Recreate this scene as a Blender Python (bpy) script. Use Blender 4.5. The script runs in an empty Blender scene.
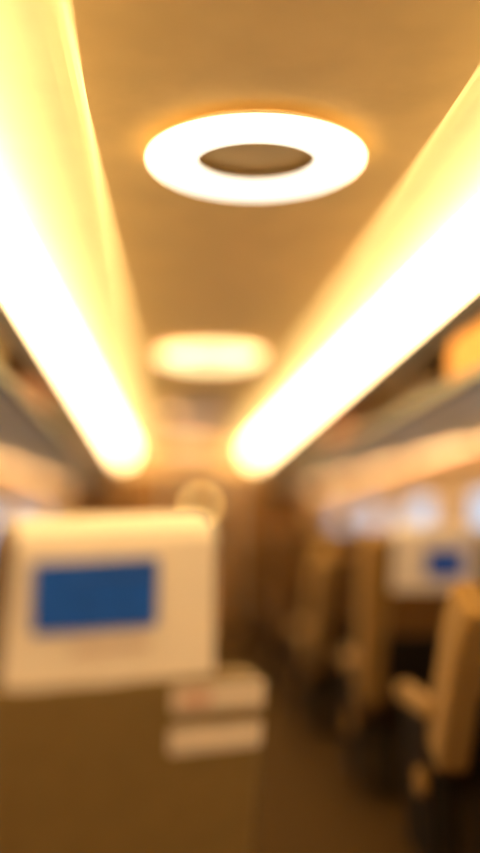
import bpy, bmesh, math, random
from mathutils import Matrix, Vector

random.seed(4)
S = bpy.context.scene
C = S.collection
PI = math.pi
R = math.radians

# ---------------------------------------------------------------- materials
def mat(name, col, rough=0.6, metal=0.0, var=0.12, scale=40.0, bump=0.0, spec=0.4, sheen=0.0, clip=None):
    m = bpy.data.materials.new(name)
    m.use_nodes = True
    nt = m.node_tree
    b = nt.nodes['Principled BSDF']
    b.inputs['Roughness'].default_value = rough
    b.inputs['Metallic'].default_value = metal
    b.inputs['Specular IOR Level'].default_value = spec
    if sheen:
        b.inputs['Sheen Weight'].default_value = sheen
    tc = nt.nodes.new('ShaderNodeTexCoord')
    nz = nt.nodes.new('ShaderNodeTexNoise')
    nz.inputs['Scale'].default_value = scale
    nz.inputs['Detail'].default_value = 4
    nt.links.new(tc.outputs['Object'], nz.inputs['Vector'])
    rp = nt.nodes.new('ShaderNodeValToRGB')
    lo = [c * (1 - var) for c in col]
    hi = [min(1, c * (1 + var)) for c in col]
    rp.color_ramp.elements[0].position = 0.35
    rp.color_ramp.elements[1].position = 0.65
    rp.color_ramp.elements[0].color = (*lo, 1)
    rp.color_ramp.elements[1].color = (*hi, 1)
    nt.links.new(nz.outputs['Fac'], rp.inputs['Fac'])
    nt.links.new(rp.outputs['Color'], b.inputs['Base Color'])
    if bump:
        bp = nt.nodes.new('ShaderNodeBump')
        bp.inputs['Strength'].default_value = bump
        bp.inputs['Distance'].default_value = 0.002
        nt.links.new(nz.outputs['Fac'], bp.inputs['Height'])
        nt.links.new(bp.outputs['Normal'], b.inputs['Normal'])
    return m

def emit(name, col, strength):
    m = bpy.data.materials.new(name)
    m.use_nodes = True
    nt = m.node_tree
    b = nt.nodes['Principled BSDF']
    b.inputs['Base Color'].default_value = (*col, 1)
    b.inputs['Roughness'].default_value = 0.5
    tc = nt.nodes.new('ShaderNodeTexCoord')
    nz = nt.nodes.new('ShaderNodeTexNoise')
    nz.inputs['Scale'].default_value = 3.0
    nt.links.new(tc.outputs['Object'], nz.inputs['Vector'])
    mr = nt.nodes.new('ShaderNodeMapRange')
    mr.inputs['To Min'].default_value = strength * 0.97
    mr.inputs['To Max'].default_value = strength * 1.03
    nt.links.new(nz.outputs['Fac'], mr.inputs['Value'])
    b.inputs['Emission Color'].default_value = (*col, 1)
    nt.links.new(mr.outputs['Result'], b.inputs['Emission Strength'])
    return m

WARM = (1.0, 0.72, 0.35)
M = dict(
    ceiling=mat('ceiling_paint', (0.90, 0.66, 0.30), 0.75, var=0.04, scale=6, spec=0.2),
    cove=mat('cove_paint', (0.86, 0.76, 0.50), 0.7, var=0.03, scale=6, spec=0.2),
    wall=mat('wall_panel', (0.80, 0.56, 0.30), 0.6, var=0.05, scale=8),
    lowwall=mat('lower_wall', (0.35, 0.22, 0.12), 0.7, var=0.08, scale=12),
    bulk=mat('bulkhead_laminate', (0.25, 0.115, 0.025), 0.45, var=0.25, scale=7),
    dark=mat('dark_trim', (0.05, 0.035, 0.02), 0.5, var=0.15),
    carpet=mat('carpet', (0.055, 0.028, 0.005), 0.95, var=0.3, scale=160, bump=0.5, spec=0.1),
    rackm=mat('rack_metal', (0.68, 0.66, 0.46), 0.55, metal=0.1, var=0.08, scale=20),
    railm=mat('rack_rail_paint', (0.17, 0.16, 0.11), 0.5, var=0.1),
    rail=mat('brushed_rail', (0.5, 0.47, 0.42), 0.35, metal=0.8, var=0.08),
    shell=mat('seat_shell_plastic', (0.175, 0.112, 0.036), 0.5, var=0.05, scale=30, spec=0.3),
    fabric=mat('seat_fabric', (0.125, 0.055, 0.007), 0.9, var=0.22, scale=120, bump=0.4, spec=0.15, sheen=0.1),
    tanfab=mat('seat_side_fabric', (0.24, 0.125, 0.025), 0.85, var=0.18, scale=100, bump=0.4, spec=0.2, sheen=0.1),
    lit_tan=mat('lit_tan_fabric', (0.30, 0.165, 0.04), 0.85, var=0.2, scale=100, bump=0.4, spec=0.2, sheen=0.1),  # brighter copy of the side fabric, lit seat edges put into its colour
    blackm=mat('black_plastic_and_shade', (0.009, 0.005, 0.002), 0.65, var=0.2, spec=0.15),  # plastic of small feet; also painted shade low on the seats
    cover=mat('cream_cotton', (0.80, 0.70, 0.56), 0.9, var=0.04, scale=200, bump=0.2, spec=0.1),
    label=mat('cream_sticker', (0.66, 0.55, 0.42), 0.6, var=0.06, scale=60),
    labeltext=mat('rust_sticker_print', (0.55, 0.30, 0.20), 0.6, var=0.1),
    blue=mat('blue_print', (0.003, 0.085, 0.50), 0.7, var=0.10, scale=30),
    bluelite=mat('pale_blue_print', (0.03, 0.11, 0.42), 0.55, var=0.10, scale=30),
    tanprint=mat('tan_print', (0.62, 0.45, 0.34), 0.7, var=0.05),
    shaded_pedestal=mat('seat_pedestal_shade', (0.03, 0.018, 0.007), 0.6, var=0.15, spec=0.2),
    gold=mat('orange_canvas', (0.75, 0.36, 0.08), 0.8, var=0.15, scale=60, bump=0.3),
    red=mat('russet_canvas', (0.36, 0.13, 0.05), 0.8, var=0.15, scale=60, bump=0.3),
    olive=mat('olive_canvas', (0.22, 0.15, 0.045), 0.8, var=0.15, scale=60, bump=0.3),
    brownbag=mat('dark_brown_canvas', (0.10, 0.055, 0.02), 0.8, var=0.15, scale=60, bump=0.3),
    greybag=mat('grey_shell', (0.22, 0.19, 0.15), 0.5, var=0.1),
    winframe=mat('window_surround', (0.62, 0.48, 0.34), 0.55, var=0.05),
    screen=mat('dusky_blue_screen', (0.10, 0.10, 0.20), 0.3, var=0.2),
    strip=emit('strip_diffuser', WARM, 13.0),
    ring=emit('ring_diffuser', (1.0, 0.90, 0.72), 1.5),
    ring2=emit('ring_diffuser_dim', (1.0, 0.74, 0.36), 3.2),
    ring3=emit('ring_diffuser_faint', (1.0, 0.62, 0.34), 1.6),
    under=emit('rack_lamp', (1.0, 0.60, 0.26), 3.4),
    spot=emit('amber_lamp', (1.0, 0.60, 0.18), 9.0),
)
def glass():
    m = bpy.data.materials.new('window_glass')
    m.use_nodes = True
    nt = m.node_tree
    nt.nodes.clear()
    out = nt.nodes.new('ShaderNodeOutputMaterial')
    mix = nt.nodes.new('ShaderNodeMixShader')
    tr = nt.nodes.new('ShaderNodeBsdfTransparent')
    gl = nt.nodes.new('ShaderNodeBsdfGlossy')
    gl.inputs['Roughness'].default_value = 0.05
    tr.inputs['Color'].default_value = (0.9, 0.93, 0.95, 1)
    mix.inputs[0].default_value = 0.10
    nt.links.new(tr.outputs[0], mix.inputs[1])
    nt.links.new(gl.outputs[0], mix.inputs[2])
    nt.links.new(mix.outputs[0], out.inputs[0])
    return m
M['glass'] = glass()
# ---------------------------------------------------------------- mesh helpers
def obj(name, bm, m, parent=None, smooth=False):
    me = bpy.data.meshes.new(name)
    bmesh.ops.recalc_face_normals(bm, faces=bm.faces)
    bm.to_mesh(me)
    bm.free()
    if smooth:
        for p in me.polygons:
            p.use_smooth = True
    o = bpy.data.objects.new(name, me)
    me.materials.append(M[m] if isinstance(m, str) else m)
    C.objects.link(o)
    if parent is not None:
        o.parent = parent
    return o

def box(bm, x0, x1, y0, y1, z0, z1, bev=0.0, seg=2, mtx=None):
    t = bmesh.new()
    bmesh.ops.create_cube(t, size=1.0)
    bmesh.ops.scale(t, vec=(x1 - x0, y1 - y0, z1 - z0), verts=t.verts)
    bmesh.ops.translate(t, vec=((x0 + x1) / 2, (y0 + y1) / 2, (z0 + z1) / 2), verts=t.verts)
    if bev:
        bmesh.ops.bevel(t, geom=t.edges[:], offset=bev, segments=seg, profile=0.5, affect='EDGES')
    if mtx is not None:
        bmesh.ops.transform(t, matrix=mtx, verts=t.verts)
    join(bm, t)
    return bm

def join(bm, t):
    me = bpy.data.meshes.new('tmp')
    t.to_mesh(me)
    t.free()
    bm.from_mesh(me)
    bpy.data.meshes.remove(me)

def nb(*a, **k):
    return box(bmesh.new(), *a, **k)

def rounded(pts, rad, seg=6):
    """round the corners of a closed 2-D outline; rad is one radius or one per corner"""
    n = len(pts)
    out = []
    for i in range(n):
        p, a, b = Vector(pts[i]), Vector(pts[i - 1]), Vector(pts[(i + 1) % n])
        r = rad[i] if isinstance(rad, (list, tuple)) else rad
        if r <= 0:
            out.append(tuple(p))
            continue
        d1, d2 = (a - p).normalized(), (b - p).normalized()
        s, e = p + d1 * r, p + d2 * r
        for k in range(seg + 1):
            t = k / seg
            out.append(tuple(s * (1 - t) ** 2 + p * 2 * t * (1 - t) + e * t * t))
    return out

def prism(outline, y0, y1, bev=0.0, mtx=None, plane='xz', seg=3):
    """outline in x-z (or y-z / x-y) pushed through the third axis, with softened rims"""
    bm = bmesh.new()
    def P(u, v, w):
        return (u, w, v) if plane == 'xz' else (w, u, v) if plane == 'yz' else (u, v, w)
    a = [bm.verts.new(P(u, v, y0)) for u, v in outline]
    b = [bm.verts.new(P(u, v, y1)) for u, v in outline]
    n = len(a)
    bm.faces.new(a)
    bm.faces.new(b[::-1])
    for i in range(n):
        bm.faces.new((a[i], b[i], b[(i + 1) % n], a[(i + 1) % n]))
    bmesh.ops.recalc_face_normals(bm, faces=bm.faces)
    if bev:
        rim = [e for e in bm.edges if any(len(f.verts) == n and n > 4 for f in e.link_faces)] if n > 4 else bm.edges[:]
        bmesh.ops.bevel(bm, geom=rim, offset=bev, segments=seg, profile=0.5, affect='EDGES')
    if mtx is not None:
        bmesh.ops.transform(bm, matrix=mtx, verts=bm.verts)
    return bm

def sweep(profile, y0, y1, closed=True, n=1):
    """profile of (x, z) swept along y"""
    bm = bmesh.new()
    rows = [[bm.verts.new((x, y0 + (y1 - y0) * k / n, z)) for x, z in profile] for k in range(n + 1)]
    m = len(profile)
    for r0, r1 in zip(rows, rows[1:]):
        for i in range(m if closed else m - 1):
            j = (i + 1) % m
            bm.faces.new((r0[i], r0[j], r1[j], r1[i]))
    if closed:
        bm.faces.new(rows[0])
        bm.faces.new(rows[-1][::-1])
    return bm

def tube(path, r, seg=10, bm=None):
    bm = bm or bmesh.new()
    path = [Vector(p) for p in path]
    rings = []
    for i, p in enumerate(path):
        d = (path[min(i + 1, len(path) - 1)] - path[max(i - 1, 0)]).normalized()
        u = d.orthogonal().normalized() if abs(d.z) < 0.9 else d.cross(Vector((0, 1, 0))).normalized()
        if abs(d.z) < 0.9:
            u = d.cross(Vector((0, 0, 1))).normalized()
        v = d.cross(u).normalized()
        rings.append([bm.verts.new(p + (u * math.cos(2 * PI * k / seg) + v * math.sin(2 * PI * k / seg)) * r) for k in range(seg)])
    for a, b in zip(rings, rings[1:]):
        for k in range(seg):
            bm.faces.new((a[k], a[(k + 1) % seg], b[(k + 1) % seg], b[k]))
    bm.faces.new(rings[0])
    bm.faces.new(rings[-1][::-1])
    return bm

def torus(Rm, rx, rz, seg=64, sub=16, z0=0.0, b0=0.0, b1=2 * PI):
    bm = bmesh.new()
    rings = []
    for i in range(seg):
        a = 2 * PI * i / seg
        ring = []
        for k in range(sub):
            b = b0 + (b1 - b0) * k / (sub if b1 - b0 > 6.28 else sub - 1)
            rr = Rm + rx * math.cos(b)
            z = z0 + rz * math.sin(b)
            ring.append(bm.verts.new((rr * math.cos(a), rr * math.sin(a), z)))
        rings.append(ring)
    for i in range(seg):
        a, b = rings[i], rings[(i + 1) % seg]
        for k in range(sub):
            bm.faces.new((a[k], a[(k + 1) % sub], b[(k + 1) % sub], b[k]))
    return bm

def tag(o, label=None, cat=None, group=None, kind=None):
    if label: o['label'] = label
    if cat: o['category'] = cat
    if group: o['group'] = group
    if kind: o['kind'] = kind
    return o

def thing(name, label, cat, loc=(0, 0, 0), rz=0.0, group=None):
    o = bpy.data.objects.new(name, None)
    o.empty_display_size = 0.1
    C.objects.link(o)
    o.location = loc
    o.rotation_euler = (0, 0, rz)
    return tag(o, label, cat, group)

def dup(src, label, loc, rz=0.0, group=None, skip=()):
    def rec(o, parent):
        c = o.copy()
        C.objects.link(c)
        if parent is not None:
            c.parent = parent
        for ch in list(o.children):
            if ch.name.split('.')[0] in skip:
                continue
            rec(ch, c)
        return c
    r = rec(src, None)
    r.location = loc
    r.rotation_euler = (0, 0, rz)
    r['label'] = label
    if group: r['group'] = group
    return r

def struct(name, bm, m):
    o = obj(name, bm, m)
    o['kind'] = 'structure'
    return o

# ---------------------------------------------------------------- car dimensions
CX = 0.23          # centre line of the ceiling, camera at x = 0
EYE = 1.20
HW = 1.50          # half width
Y0, Y1 = -2.2, 12.3
XL, XR = CX - HW, CX + HW

struct('floor', nb(XL - 0.05, XR + 0.05, Y0, Y1 + 0.1, -0.05, 0.0), 'carpet')
struct('ceiling', nb(CX - 0.43, CX + 0.43, Y0, Y1, 2.20, 2.23), 'ceiling')

def shell_side(s):
    side = 'left' if s < 0 else 'right'
    X = lambda h: CX + s * h
    # cove between the flat ceiling panel and the light strip
    # cove: a small lip at the ceiling panel, then nearly flat out to the glowing strip
    prof = [(0.43, 2.208), (0.434, 2.219), (0.441, 2.228), (0.452, 2.234), (0.468, 2.237), (0.50, 2.239), (0.60, 2.240), (0.755, 2.240),
            (0.86, 2.10), (0.86, 2.16), (0.76, 2.30), (0.43, 2.30)]
    struct('trim_%d' % (1 if s < 0 else 2), sweep([(X(h), z) for h, z in prof], Y0, Y1), 'cove')
    # upper wall over the rack
    prof = [(0.862, 2.06), (0.95, 2.045), (1.30, 2.02), (1.50, 1.93), (1.53, 1.93), (1.53, 2.13), (0.862, 2.13)]
    struct('trim_%d' % (3 if s < 0 else 4), sweep([(X(h), z) for h, z in prof], Y0, Y1), 'bulk')
    # wall with window openings
    bm = bmesh.new()
    x0, x1 = sorted((X(1.50), X(1.54)))
    z0, z1 = 0.72, 1.46
    box(bm, x0, x1, Y0, Y1, z1, 1.935)
    wins = []
    y = -1.6
    last = Y0
    while y + 1.2 < Y1:
        box(bm, x0, x1, last, y, z0, z1)
        wins.append((y, y + 1.0))
        last = y + 1.0
        y += 1.6
    box(bm, x0, x1, last, Y1, z0, z1)
    struct('wall_' + side, bm, 'wall')
    struct('baseboard_' + side, nb(*sorted((X(1.475), X(1.54))), Y0, Y1, 0.0, 0.72, bev=0.008), 'lowwall')
    return wins, z0, z1

nwin = 0
for s in (-1, 1):
    wins, z0, z1 = shell_side(s)
    X = lambda h: CX + s * h
    for (ya, yb) in wins:
        nwin += 1
        bm = bmesh.new()
        xa, xb = sorted((X(1.485), X(1.538)))
        w = 0.045
        box(bm, xa, xb, ya - 0.01, ya + w, z0, z1, bev=0.006)
        box(bm, xa, xb, yb - w, yb + 0.01, z0, z1, bev=0.006)
        box(bm, xa, xb, ya, yb, z0 - 0.01, z0 + w, bev=0.006)
        box(bm, xa, xb, ya, yb, z1 - w, z1 + 0.01, bev=0.006)
        f = struct('window_%d' % nwin, bm, 'winframe')
        xa, xb = sorted((X(1.515), X(1.522)))
        obj('pane', nb(xa, xb, ya + w, yb - w, z0 + w, z1 - w), 'glass', f)

# far bulkhead with doorway, rear bulkhead behind the camera
DX0, DX1, DZ = CX - 0.18, CX + 0.52, 1.90
bm = bmesh.new()
box(bm, XL - 0.05, DX0, Y1, Y1 + 0.08, 0, 2.3)
box(bm, DX1, XR + 0.05, Y1, Y1 + 0.08, 0, 2.3)
box(bm, DX0, DX1, Y1, Y1 + 0.08, DZ, 2.3)
struct('wall_back', bm, 'bulk')
struct('trim_5', nb(CX - 0.84, CX + 0.84, Y1 - 0.03, Y1, 1.97, 2.2, bev=0.006), 'wall')
d = struct('door_1', nb(DX0, DX1, Y1 + 0.02, Y1 + 0.06, 0.0, DZ), 'bulk')
obj('door_frame', box(box(nb(DX0 - 0.05, DX0 + 0.01, Y1 - 0.015, Y1 + 0.02, 0, DZ + 0.05, bev=0.005),
    DX1 - 0.01, DX1 + 0.05, Y1 - 0.015, Y1 + 0.02, 0, DZ + 0.05, bev=0.005), DX0, DX1, Y1 - 0.015, Y1 + 0.02, DZ - 0.01, DZ + 0.05, bev=0.005), 'rail', d)
obj('pane', nb(DX0 + 0.2, DX1 - 0.2, Y1 + 0.01, Y1 + 0.025, 0.9, 1.7, bev=0.004), 'dark', d)
obj('door_handle', tube([(DX0 + 0.08, Y1 - 0.03, 0.9), (DX0 + 0.08, Y1 - 0.03, 1.2)], 0.012), 'rail', d)
struct('wall_front', nb(XL - 0.05, XR + 0.05, Y0 - 0.08, Y0, 0, 2.3), 'wall')

# ---------------------------------------------------------------- light strips along the cove
for s in (-1, 1):
    side = 'left' if s < 0 else 'right'
    X = lambda h: CX + s * h
    t = thing('light_strip', 'long glowing cove light strip above the %s luggage rack' % side, 'light', (X(0.77), 0, 2.05), 0, 'cove light strips')
    L = lambda pr: [(X(h) - X(0.77), z - 2.05) for h, z in pr]
    obj('diffuser', sweep(L([(0.742, 2.239), (0.738, 2.20), (0.738, 2.15), (0.745, 2.11), (0.765, 2.08), (0.80, 2.063), (0.855, 2.055), (0.858, 2.095), (0.77, 2.21), (0.755, 2.239)]), Y0 + 0.01, Y1 - 0.05), 'strip', t)
    obj('housing', sweep(L([(0.84, 2.052), (0.862, 2.052), (0.885, 2.035), (0.895, 1.99), (0.885, 1.985), (0.872, 2.02), (0.84, 2.043)]), Y0 + 0.01, Y1 - 0.02), 'dark', t)

# ---------------------------------------------------------------- ring lamps
def ring_lamp(y, m, label):
    t = thing('ring_lamp', label, 'ceiling lamp', (CX - 0.012, y, 2.20), 0, 'ring lamps along the ceiling')
    obj('diffuser', torus(0.221, 0.068, 0.030, z0=-0.036, b0=PI - R(14), b1=2 * PI + R(14)), m, t, smooth=True)
    obj('housing', torus(0.221, 0.070, 0.031, z0=-0.0365, b0=R(14), b1=PI - R(14)), 'cove', t, smooth=True)
    obj('mount', torus(0.221, 0.03, 0.006, z0=-0.004, sub=12), 'ceiling', t, smooth=True)
    return t
ring_lamp(2.53, 'ring', 'large bright white ring lamp, nearest and highest on the tan ceiling')
ring_lamp(5.5, 'ring2', 'pale yellow ring lamp behind the big white ring lamp')
ring_lamp(8.5, 'ring3', 'faint peach ring lamp third along the ceiling')
ring_lamp(11.4, 'ring3', 'faintest peach ring lamp near the far bulkhead')

# ---------------------------------------------------------------- luggage racks
for s in (-1, 1):
    side = 'left' if s < 0 else 'right'
    X = lambda h: CX + s * h
    t = thing('luggage_rack', 'grey overhead luggage rack running along the %s wall over a lit peach panel' % side, 'luggage rack', (X(1.5), 0, 1.70), 0, 'overhead luggage racks')
    L = lambda pr: [(X(h) - X(1.5), z - 1.70) for h, z in pr]
    obj('shelf', sweep(L([(0.84, 1.715), (1.15, 1.708), (1.495, 1.70), (1.495, 1.725), (1.15, 1.732), (0.84, 1.74)]), Y0 + 0.02, Y1 - 0.02), 'rackm', t)
    obj('front_rail', sweep(L(rounded([(0.80, 1.705), (0.85, 1.705), (0.85, 1.765), (0.82, 1.765)], 0.012, 3)), Y0 + 0.02, Y1 - 0.02), 'railm', t)
    obj('rack_lamp', sweep(L([(1.44, 1.672), (1.475, 1.668), (1.475, 1.702), (1.44, 1.703)]), Y0 + 0.1, Y1 - 0.1), 'under', t)
    y = 0.4
    while y < Y1 - 0.3:
        obj('bracket', prism(rounded(L([(1.0, 1.710), (1.435, 1.702), (1.435, 1.66), (1.40, 1.66)]), [0, 0, 0.01, 0.01]), y, y + 0.025, plane='xz'), 'rackm', t)
        y += 1.6

# ---------------------------------------------------------------- luggage on the racks
def bag(name, label, m, x, y, z, w, l, h, rz=0.0, kind='duffel'):
    t = thing(name, label, 'bag' if kind == 'duffel' else 'suitcase', (x, y, z), rz, 'luggage on the racks')
    if kind == 'duffel':
        pr = rounded([(-w / 2, 0.0), (w / 2, 0.0), (w / 2 * 0.9, h), (-w / 2 * 0.9, h)], [0.04, 0.04, h * 0.45, h * 0.45], 6)
        obj('bag_body', prism(pr, -l / 2, l / 2, bev=0.035), m, t, smooth=True)
        for sx in (-1, 1):
            pts = [(sx * w * 0.3, -l * 0.2 + l * 0.4 * k / 10, h * 0.86 + 0.05 * math.sin(PI * k / 10)) for k in range(11)]
            obj('handle', tube(pts, 0.011), 'brownbag', t, smooth=True)
        obj('zipper', nb(-0.01, 0.01, -l * 0.42, l * 0.42, h - 0.004, h + 0.003, bev=0.001), 'rail', t)
    else:
        obj('case_body', nb(-w / 2, w / 2, -l / 2, l / 2, 0.012, h, bev=0.045, seg=4), m, t, smooth=True)
        obj('handle', tube([(-w / 2 * s0, -0.09, h * 0.55) if False else (-w / 2 - 0.015 * math.sin(PI * k / 8), -0.09 + 0.18 * k / 8, h * 0.5) for k in range(9) for s0 in (1,)], 0.010), 'brownbag', t)
        for k in range(4):
            sx, sy = (-1, 1)[k % 2], (-1, 1)[k // 2]
            obj('foot', nb(sx * w * 0.32 - 0.02, sx * w * 0.32 + 0.02, sy * l * 0.34 - 0.02, sy * l * 0.34 + 0.02, 0.0, 0.02, bev=0.005), 'blackm', t)
    return t
RZ = 1.745
bag('duffel_bag', 'orange canvas bag at the near end of the right luggage rack', 'gold', CX + 1.045, 3.6, RZ, 0.32, 0.75, 0.27)
bag('suitcase', 'dark brown suitcase behind the orange bag on the right luggage rack', 'brownbag', CX + 1.17, 4.9, RZ, 0.40, 0.70, 0.25, kind='case')
bag('duffel_bag', 'russet bag farther along the right luggage rack', 'red', CX + 1.04, 6.9, RZ, 0.30, 0.60, 0.24)
bag('suitcase', 'grey suitcase far along the right luggage rack', 'greybag', CX + 1.17, 8.6, RZ, 0.40, 0.70, 0.22, kind='case')
bag('duffel_bag', 'olive bag at the near end of the left luggage rack', 'olive', CX - 1.04, 3.75, RZ, 0.30, 0.55, 0.24)
bag('duffel_bag', 'russet bag on the left luggage rack beyond the olive bag', 'red', CX - 1.04, 5.2, RZ, 0.30, 0.55, 0.22)
bag('suitcase', 'dark brown suitcase on the left luggage rack', 'brownbag', CX - 1.17, 6.6, RZ, 0.40, 0.70, 0.24, kind='case')
bag('duffel_bag', 'small russet bag far along the left luggage rack', 'red', CX - 1.04, 8.4, RZ, 0.30, 0.60, 0.22)

# ---------------------------------------------------------------- seats
REC = 10.0
def back_mtx(rec):
    return Matrix.Translation((0, -0.22, 0.42)) @ Matrix.Rotation(R(rec), 4, 'X')

def make_seat(label, loc, rz, kind, rec=REC, width=0.50, group='train seats', wing='tanfab', wing_top=0.79):
    """kind 'shell': plastic rear with stickers and cover; 'fabric': upholstered brown seat (cover optional)"""
    t = thing('train_seat', label, 'seat', loc, rz, group)
    B = back_mtx(rec)
    w = width / 2
    rearm, sidem = ('shell', 'fabric') if kind == 'shell' else ('fabric', wing)
    sh = 0.56
    out = rounded([(-w, 0.0), (w, 0.0), (w, sh), (-w, sh)], [0.04, 0.04, 0.05, 0.05], 6)
    obj('back_shell', prism(out, -0.075, -0.03, bev=0.014, mtx=B), rearm, t, smooth=False)
    out = rounded([(-w + 0.015, 0.02), (w - 0.015, 0.02), (w - 0.02, sh - 0.01), (-w + 0.02, sh - 0.01)], 0.05, 6)
    obj('backrest', prism(out, -0.035, 0.045, bev=0.03, mtx=B), sidem, t)
    hw = 0.185
    out = rounded([(-hw - 0.01, sh - 0.02), (hw + 0.01, sh - 0.02), (hw, 0.802), (-hw, 0.802)], [0.02, 0.02, 0.05, 0.05], 6)
    obj('headrest', prism(out, -0.062, 0.04, bev=0.022, mtx=B), 'fabric', t)
    top = sh - 0.03 if kind == 'shell' else wing_top
    for sx in (-1, 1):
        # padded wings either side of the back
        pw = rounded([(sx * (w - (0.085 if kind == 'shell' else 0.115)), 0.03), (sx * (w + 0.004), 0.03), (sx * (w + 0.004), top * 0.8), (sx * (w - 0.015), top), (sx * (w - (0.075 if kind == 'shell' else 0.105)), top)], [0.02, 0.02, 0.04, 0.022, 0.022], 5)
        obj('side_bolster', prism(pw, -0.02 if kind == 'shell' else -0.10, 0.10, bev=0.025, mtx=B), sidem, t)
    if kind == 'fabric':
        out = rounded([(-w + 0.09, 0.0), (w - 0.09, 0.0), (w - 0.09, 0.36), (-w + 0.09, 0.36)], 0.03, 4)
        obj('seat_back_shade', prism(out, -0.10, -0.07, bev=0.01, mtx=B), 'blackm', t)  # black slab added as painted shade over the lower seat back
    obj('seat_cushion', nb(-w + 0.02, w - 0.02, -0.22, 0.28, 0.36, 0.48, bev=0.045, seg=4), 'fabric', t)
    for sx in (-1, 1):
        pr = rounded([(-0.27, 0.56), (0.20, 0.56), (0.20, 0.625), (-0.27, 0.625)], [0.02, 0.03, 0.03, 0.02], 5)
        xa, xb = sorted((sx * (w - 0.03), sx * (w + 0.025)))
        a = obj('armrest', prism(pr, xa, xb, bev=0.012, plane='yz'), sidem if kind == 'fabric' else 'shell', t)
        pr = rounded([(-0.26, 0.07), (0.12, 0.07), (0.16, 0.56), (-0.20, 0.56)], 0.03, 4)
        obj('armrest_panel_shade', prism(pr, *sorted((sx * (w - 0.018), sx * (w + 0.012)))  , bev=0.008, plane='yz'), 'blackm', a)  # side panel drawn down and blackened to paint shade beside the seat
        if kind == 'fabric' and sx < 0:
            disc = [(-0.17 + 0.05 * math.cos(2 * PI * k / 20), 0.34 + 0.05 * math.sin(2 * PI * k / 20)) for k in range(20)]
            obj('hinge_cap', prism(disc, *sorted((sx * (w + 0.005), sx * (w + 0.04))), bev=0.012, plane='yz'), 'tanfab', a)
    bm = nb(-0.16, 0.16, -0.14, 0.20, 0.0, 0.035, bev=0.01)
    box(bm, -0.20, 0.20, -0.16, 0.20, 0.03, 0.37, bev=0.02)  # base widened to a dark box, under-seat shade put into its colour
    obj('shaded_pedestal', bm, 'shaded_pedestal', t)
    return t, B

def head_cover(t, B, wt=0.172, wb=0.182, s0=0.555, s1=0.815, skew=0.0, off=0.0):
    """a cotton band over the headrest: rear flap, top fold and front flap, open at the sides"""
    yr, yf = -0.069, 0.046
    th = 0.004
    prof = [(yr, s0), (yr, s1 - 0.03), (yr + 0.010, s1 - 0.010), (yr + 0.03, s1), (yf - 0.03, s1), (yf - 0.010, s1 - 0.010), (yf, s1 - 0.03), (yf, s0 + 0.06)]
    inner = [(y + (th if y < 0 else -th), s - (th if s > s1 - 0.02 else 0)) for y, s in prof]
    loop = prof + inner[::-1]
    bm = bmesh.new()
    cols = []
    N = 8
    for k in range(N + 1):
        u = -1 + 2 * k / N
        col = []
        for y, s in loop:
            f = (s - s0) / (s1 - s0)
            w = wb + (wt - wb) * f
            x = off + u * w
            lift = 0.004 * math.sin(k * 1.9) * (1 - f) if y < 0 else 0
            col.append(bm.verts.new((x, y - abs(lift), s + skew * u)))
        cols.append(col)
    n = len(loop)
    for a, b in zip(cols, cols[1:]):
        for i in range(n):
            bm.faces.new((a[i], a[(i + 1) % n], b[(i + 1) % n], b[i]))
    bm.faces.new(cols[0]); bm.faces.new(cols[-1][::-1])
    bmesh.ops.transform(bm, matrix=B, verts=bm.verts)
    return obj('head_cover', bm, 'cover', t)

def on_back(B, x0, x1, s0, s1, y, th=0.003, m='label', name='sticker', parent=None, rot=0.0):
    bm = prism(rounded([(x0, s0), (x1, s0), (x1, s1), (x0, s1)], 0.006, 3), y - th, y)
    cx, cs = (x0 + x1) / 2, (s0 + s1) / 2
    bmesh.ops.transform(bm, matrix=B @ Matrix.Translation((cx, 0, cs)) @ Matrix.Rotation(rot, 4, 'Y') @ Matrix.Translation((-cx, 0, -cs)), verts=bm.verts)
    return obj(name, bm, m, parent)

# the near seat on the left: plastic back, cream cover with a blue print, two pale stickers
LS, LB = make_seat('grey-brown seat back with cream head cover and large blue panel, left foreground', (-0.225, 2.02, 0), R(20), 'shell', width=0.56)
hc = head_cover(LS, LB, wt=0.164, wb=0.178, skew=0.006)
tag(hc, 'cream head cover with a blue printed panel')
pp = on_back(LB, -0.137, 0.067, 0.645, 0.757, -0.0745, m='blue', name='printed_panel', parent=hc, rot=R(-2.0))
pp['label'] = 'blue printed panel'
o = on_back(LB, -0.085, 0.055, 0.730, 0.737, -0.0776, th=0.001, m='bluelite', name='printed_line', parent=hc, rot=R(-2.0))
o = on_back(LB, -0.07, 0.06, 0.610, 0.620, -0.0745, th=0.001, m='tanprint', name='printed_caption', parent=hc, rot=R(-2.0))
for k, (s0, s1) in enumerate(((0.500, 0.546), (0.430, 0.474))):
    st = on_back(LB, 0.105, 0.272, s0, s1, -0.0755, m='label', name='sticker', parent=LS)
    st['label'] = 'pale cream sticker'
    if k == 0:
        on_back(LB, 0.118, 0.175, s0 + 0.012, s1 - 0.012, -0.079, th=0.001, m='labeltext', name='sticker_print', parent=st)
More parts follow.
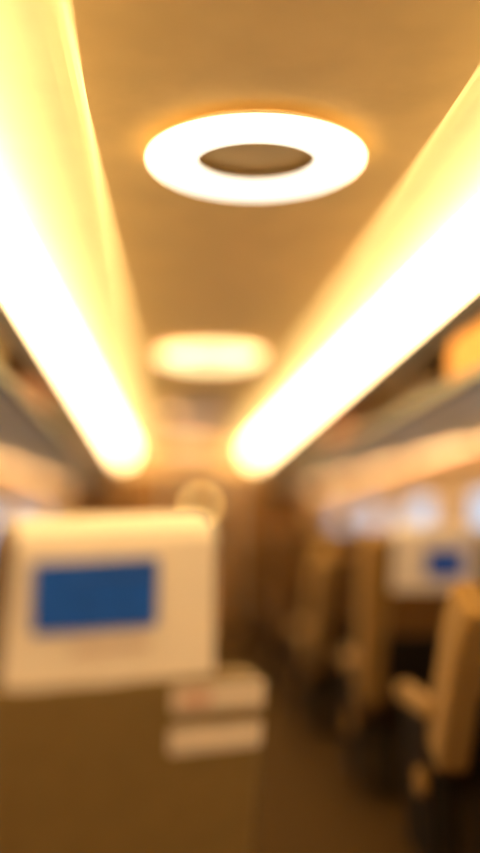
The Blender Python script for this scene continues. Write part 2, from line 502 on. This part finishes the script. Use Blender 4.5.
# right-hand block
AX = 1.11
ra, RBm = make_seat('tan-brown seat at the right edge of the picture, nearest of the right-hand row', (AX + 0.09, 3.66, 0), 0, 'fabric', rec=30, width=0.62, wing='lit_tan', wing_top=0.66)
rb, BB = make_seat('brown seat with a cream head cover and small blue print, second row on the right', (AX + 0.05, 4.75, 0), R(-2), 'fabric', rec=15, width=0.62)
c2 = head_cover(rb, BB, wt=0.182, wb=0.188, s0=0.48, s1=0.825)
c2['label'] = 'cream head cover with a small blue print'
on_back(BB, -0.04, 0.12, 0.62, 0.74, -0.0745, m='blue', name='printed_panel', parent=c2)
rc, BC = make_seat('reclined lit-edged seat in the third row on the right, no head cover', (AX, 6.15, 0), 0, 'fabric', rec=32, width=0.62, wing='lit_tan')
plain, BP = make_seat('brown seat in the fourth row on the right', (AX, 7.45, 0), 0, 'fabric', rec=10, width=0.62, wing='fabric')
words = ['fifth', 'sixth', 'seventh']
for k, wd in enumerate(words):
    dup(plain, 'brown seat in the %s row on the right' % wd, (AX, 7.45 + 1.3 * (k + 1), 0))

# ---------------------------------------------------------------- far end fittings
t = thing('ceiling_display', 'small dusky blue display hanging under the far ceiling', 'display', (CX + 0.03, 7.6, 2.20))
obj('case', nb(-0.20, 0.20, -0.03, 0.03, -0.15, -0.03, bev=0.01), 'dark', t)
obj('screen', nb(-0.18, 0.18, -0.034, -0.028, -0.138, -0.042, bev=0.002), 'screen', t)
for sx in (-1, 1):
    obj('hanger', tube([(sx * 0.12, 0, -0.04), (sx * 0.12, 0, 0.0)], 0.008), 'rail', t)
t = thing('wall_lamp', 'round amber lamp over the far doorway', 'lamp', (CX + 0.14, Y1 - 0.016, 1.50))
obj('bezel', prism([(0.075 * math.cos(2 * PI * k / 24), 0.075 * math.sin(2 * PI * k / 24)) for k in range(24)], -0.02, 0.03, bev=0.006), 'rail', t)
obj('lens', prism([(0.055 * math.cos(2 * PI * k / 24), 0.055 * math.sin(2 * PI * k / 24)) for k in range(24)], -0.03, -0.015, bev=0.006), 'spot', t)

# ---------------------------------------------------------------- world, camera, view
w = bpy.data.worlds.new('outside')
S.world = w
w.use_nodes = True
nt = w.node_tree
bg = nt.nodes['Background']
bg.inputs['Color'].default_value = (0.80, 0.86, 1.0, 1)
bg.inputs['Strength'].default_value = 1.4

F = 1000.0
cam = bpy.data.cameras.new('camera')
co = bpy.data.objects.new('camera', cam)
C.objects.link(co)
VPX, VPY = 170.0, 530.0
pitch = math.atan((VPY - 426.5) / F)
yaw = math.atan((240 - VPX) * math.cos(pitch) / F)
co.location = (0, 0, EYE)
co.rotation_euler = (PI / 2 + pitch, 0, -yaw)
cam.sensor_width = 36
cam.lens = 36 * F / 853
cam.clip_start = 0.02
cam.dof.use_dof = True
cam.dof.focus_distance = 2.3
cam.dof.aperture_fstop = (cam.lens / 1000) / 0.145
cam.dof.aperture_blades = 0
S.camera = co
S.view_settings.view_transform = 'Standard'
S.view_settings.look = 'None'
S.view_settings.exposure = 0.0
S.cycles.use_denoising = True
S.cycles.max_bounces = 8
S.cycles.sample_clamp_indirect = 10
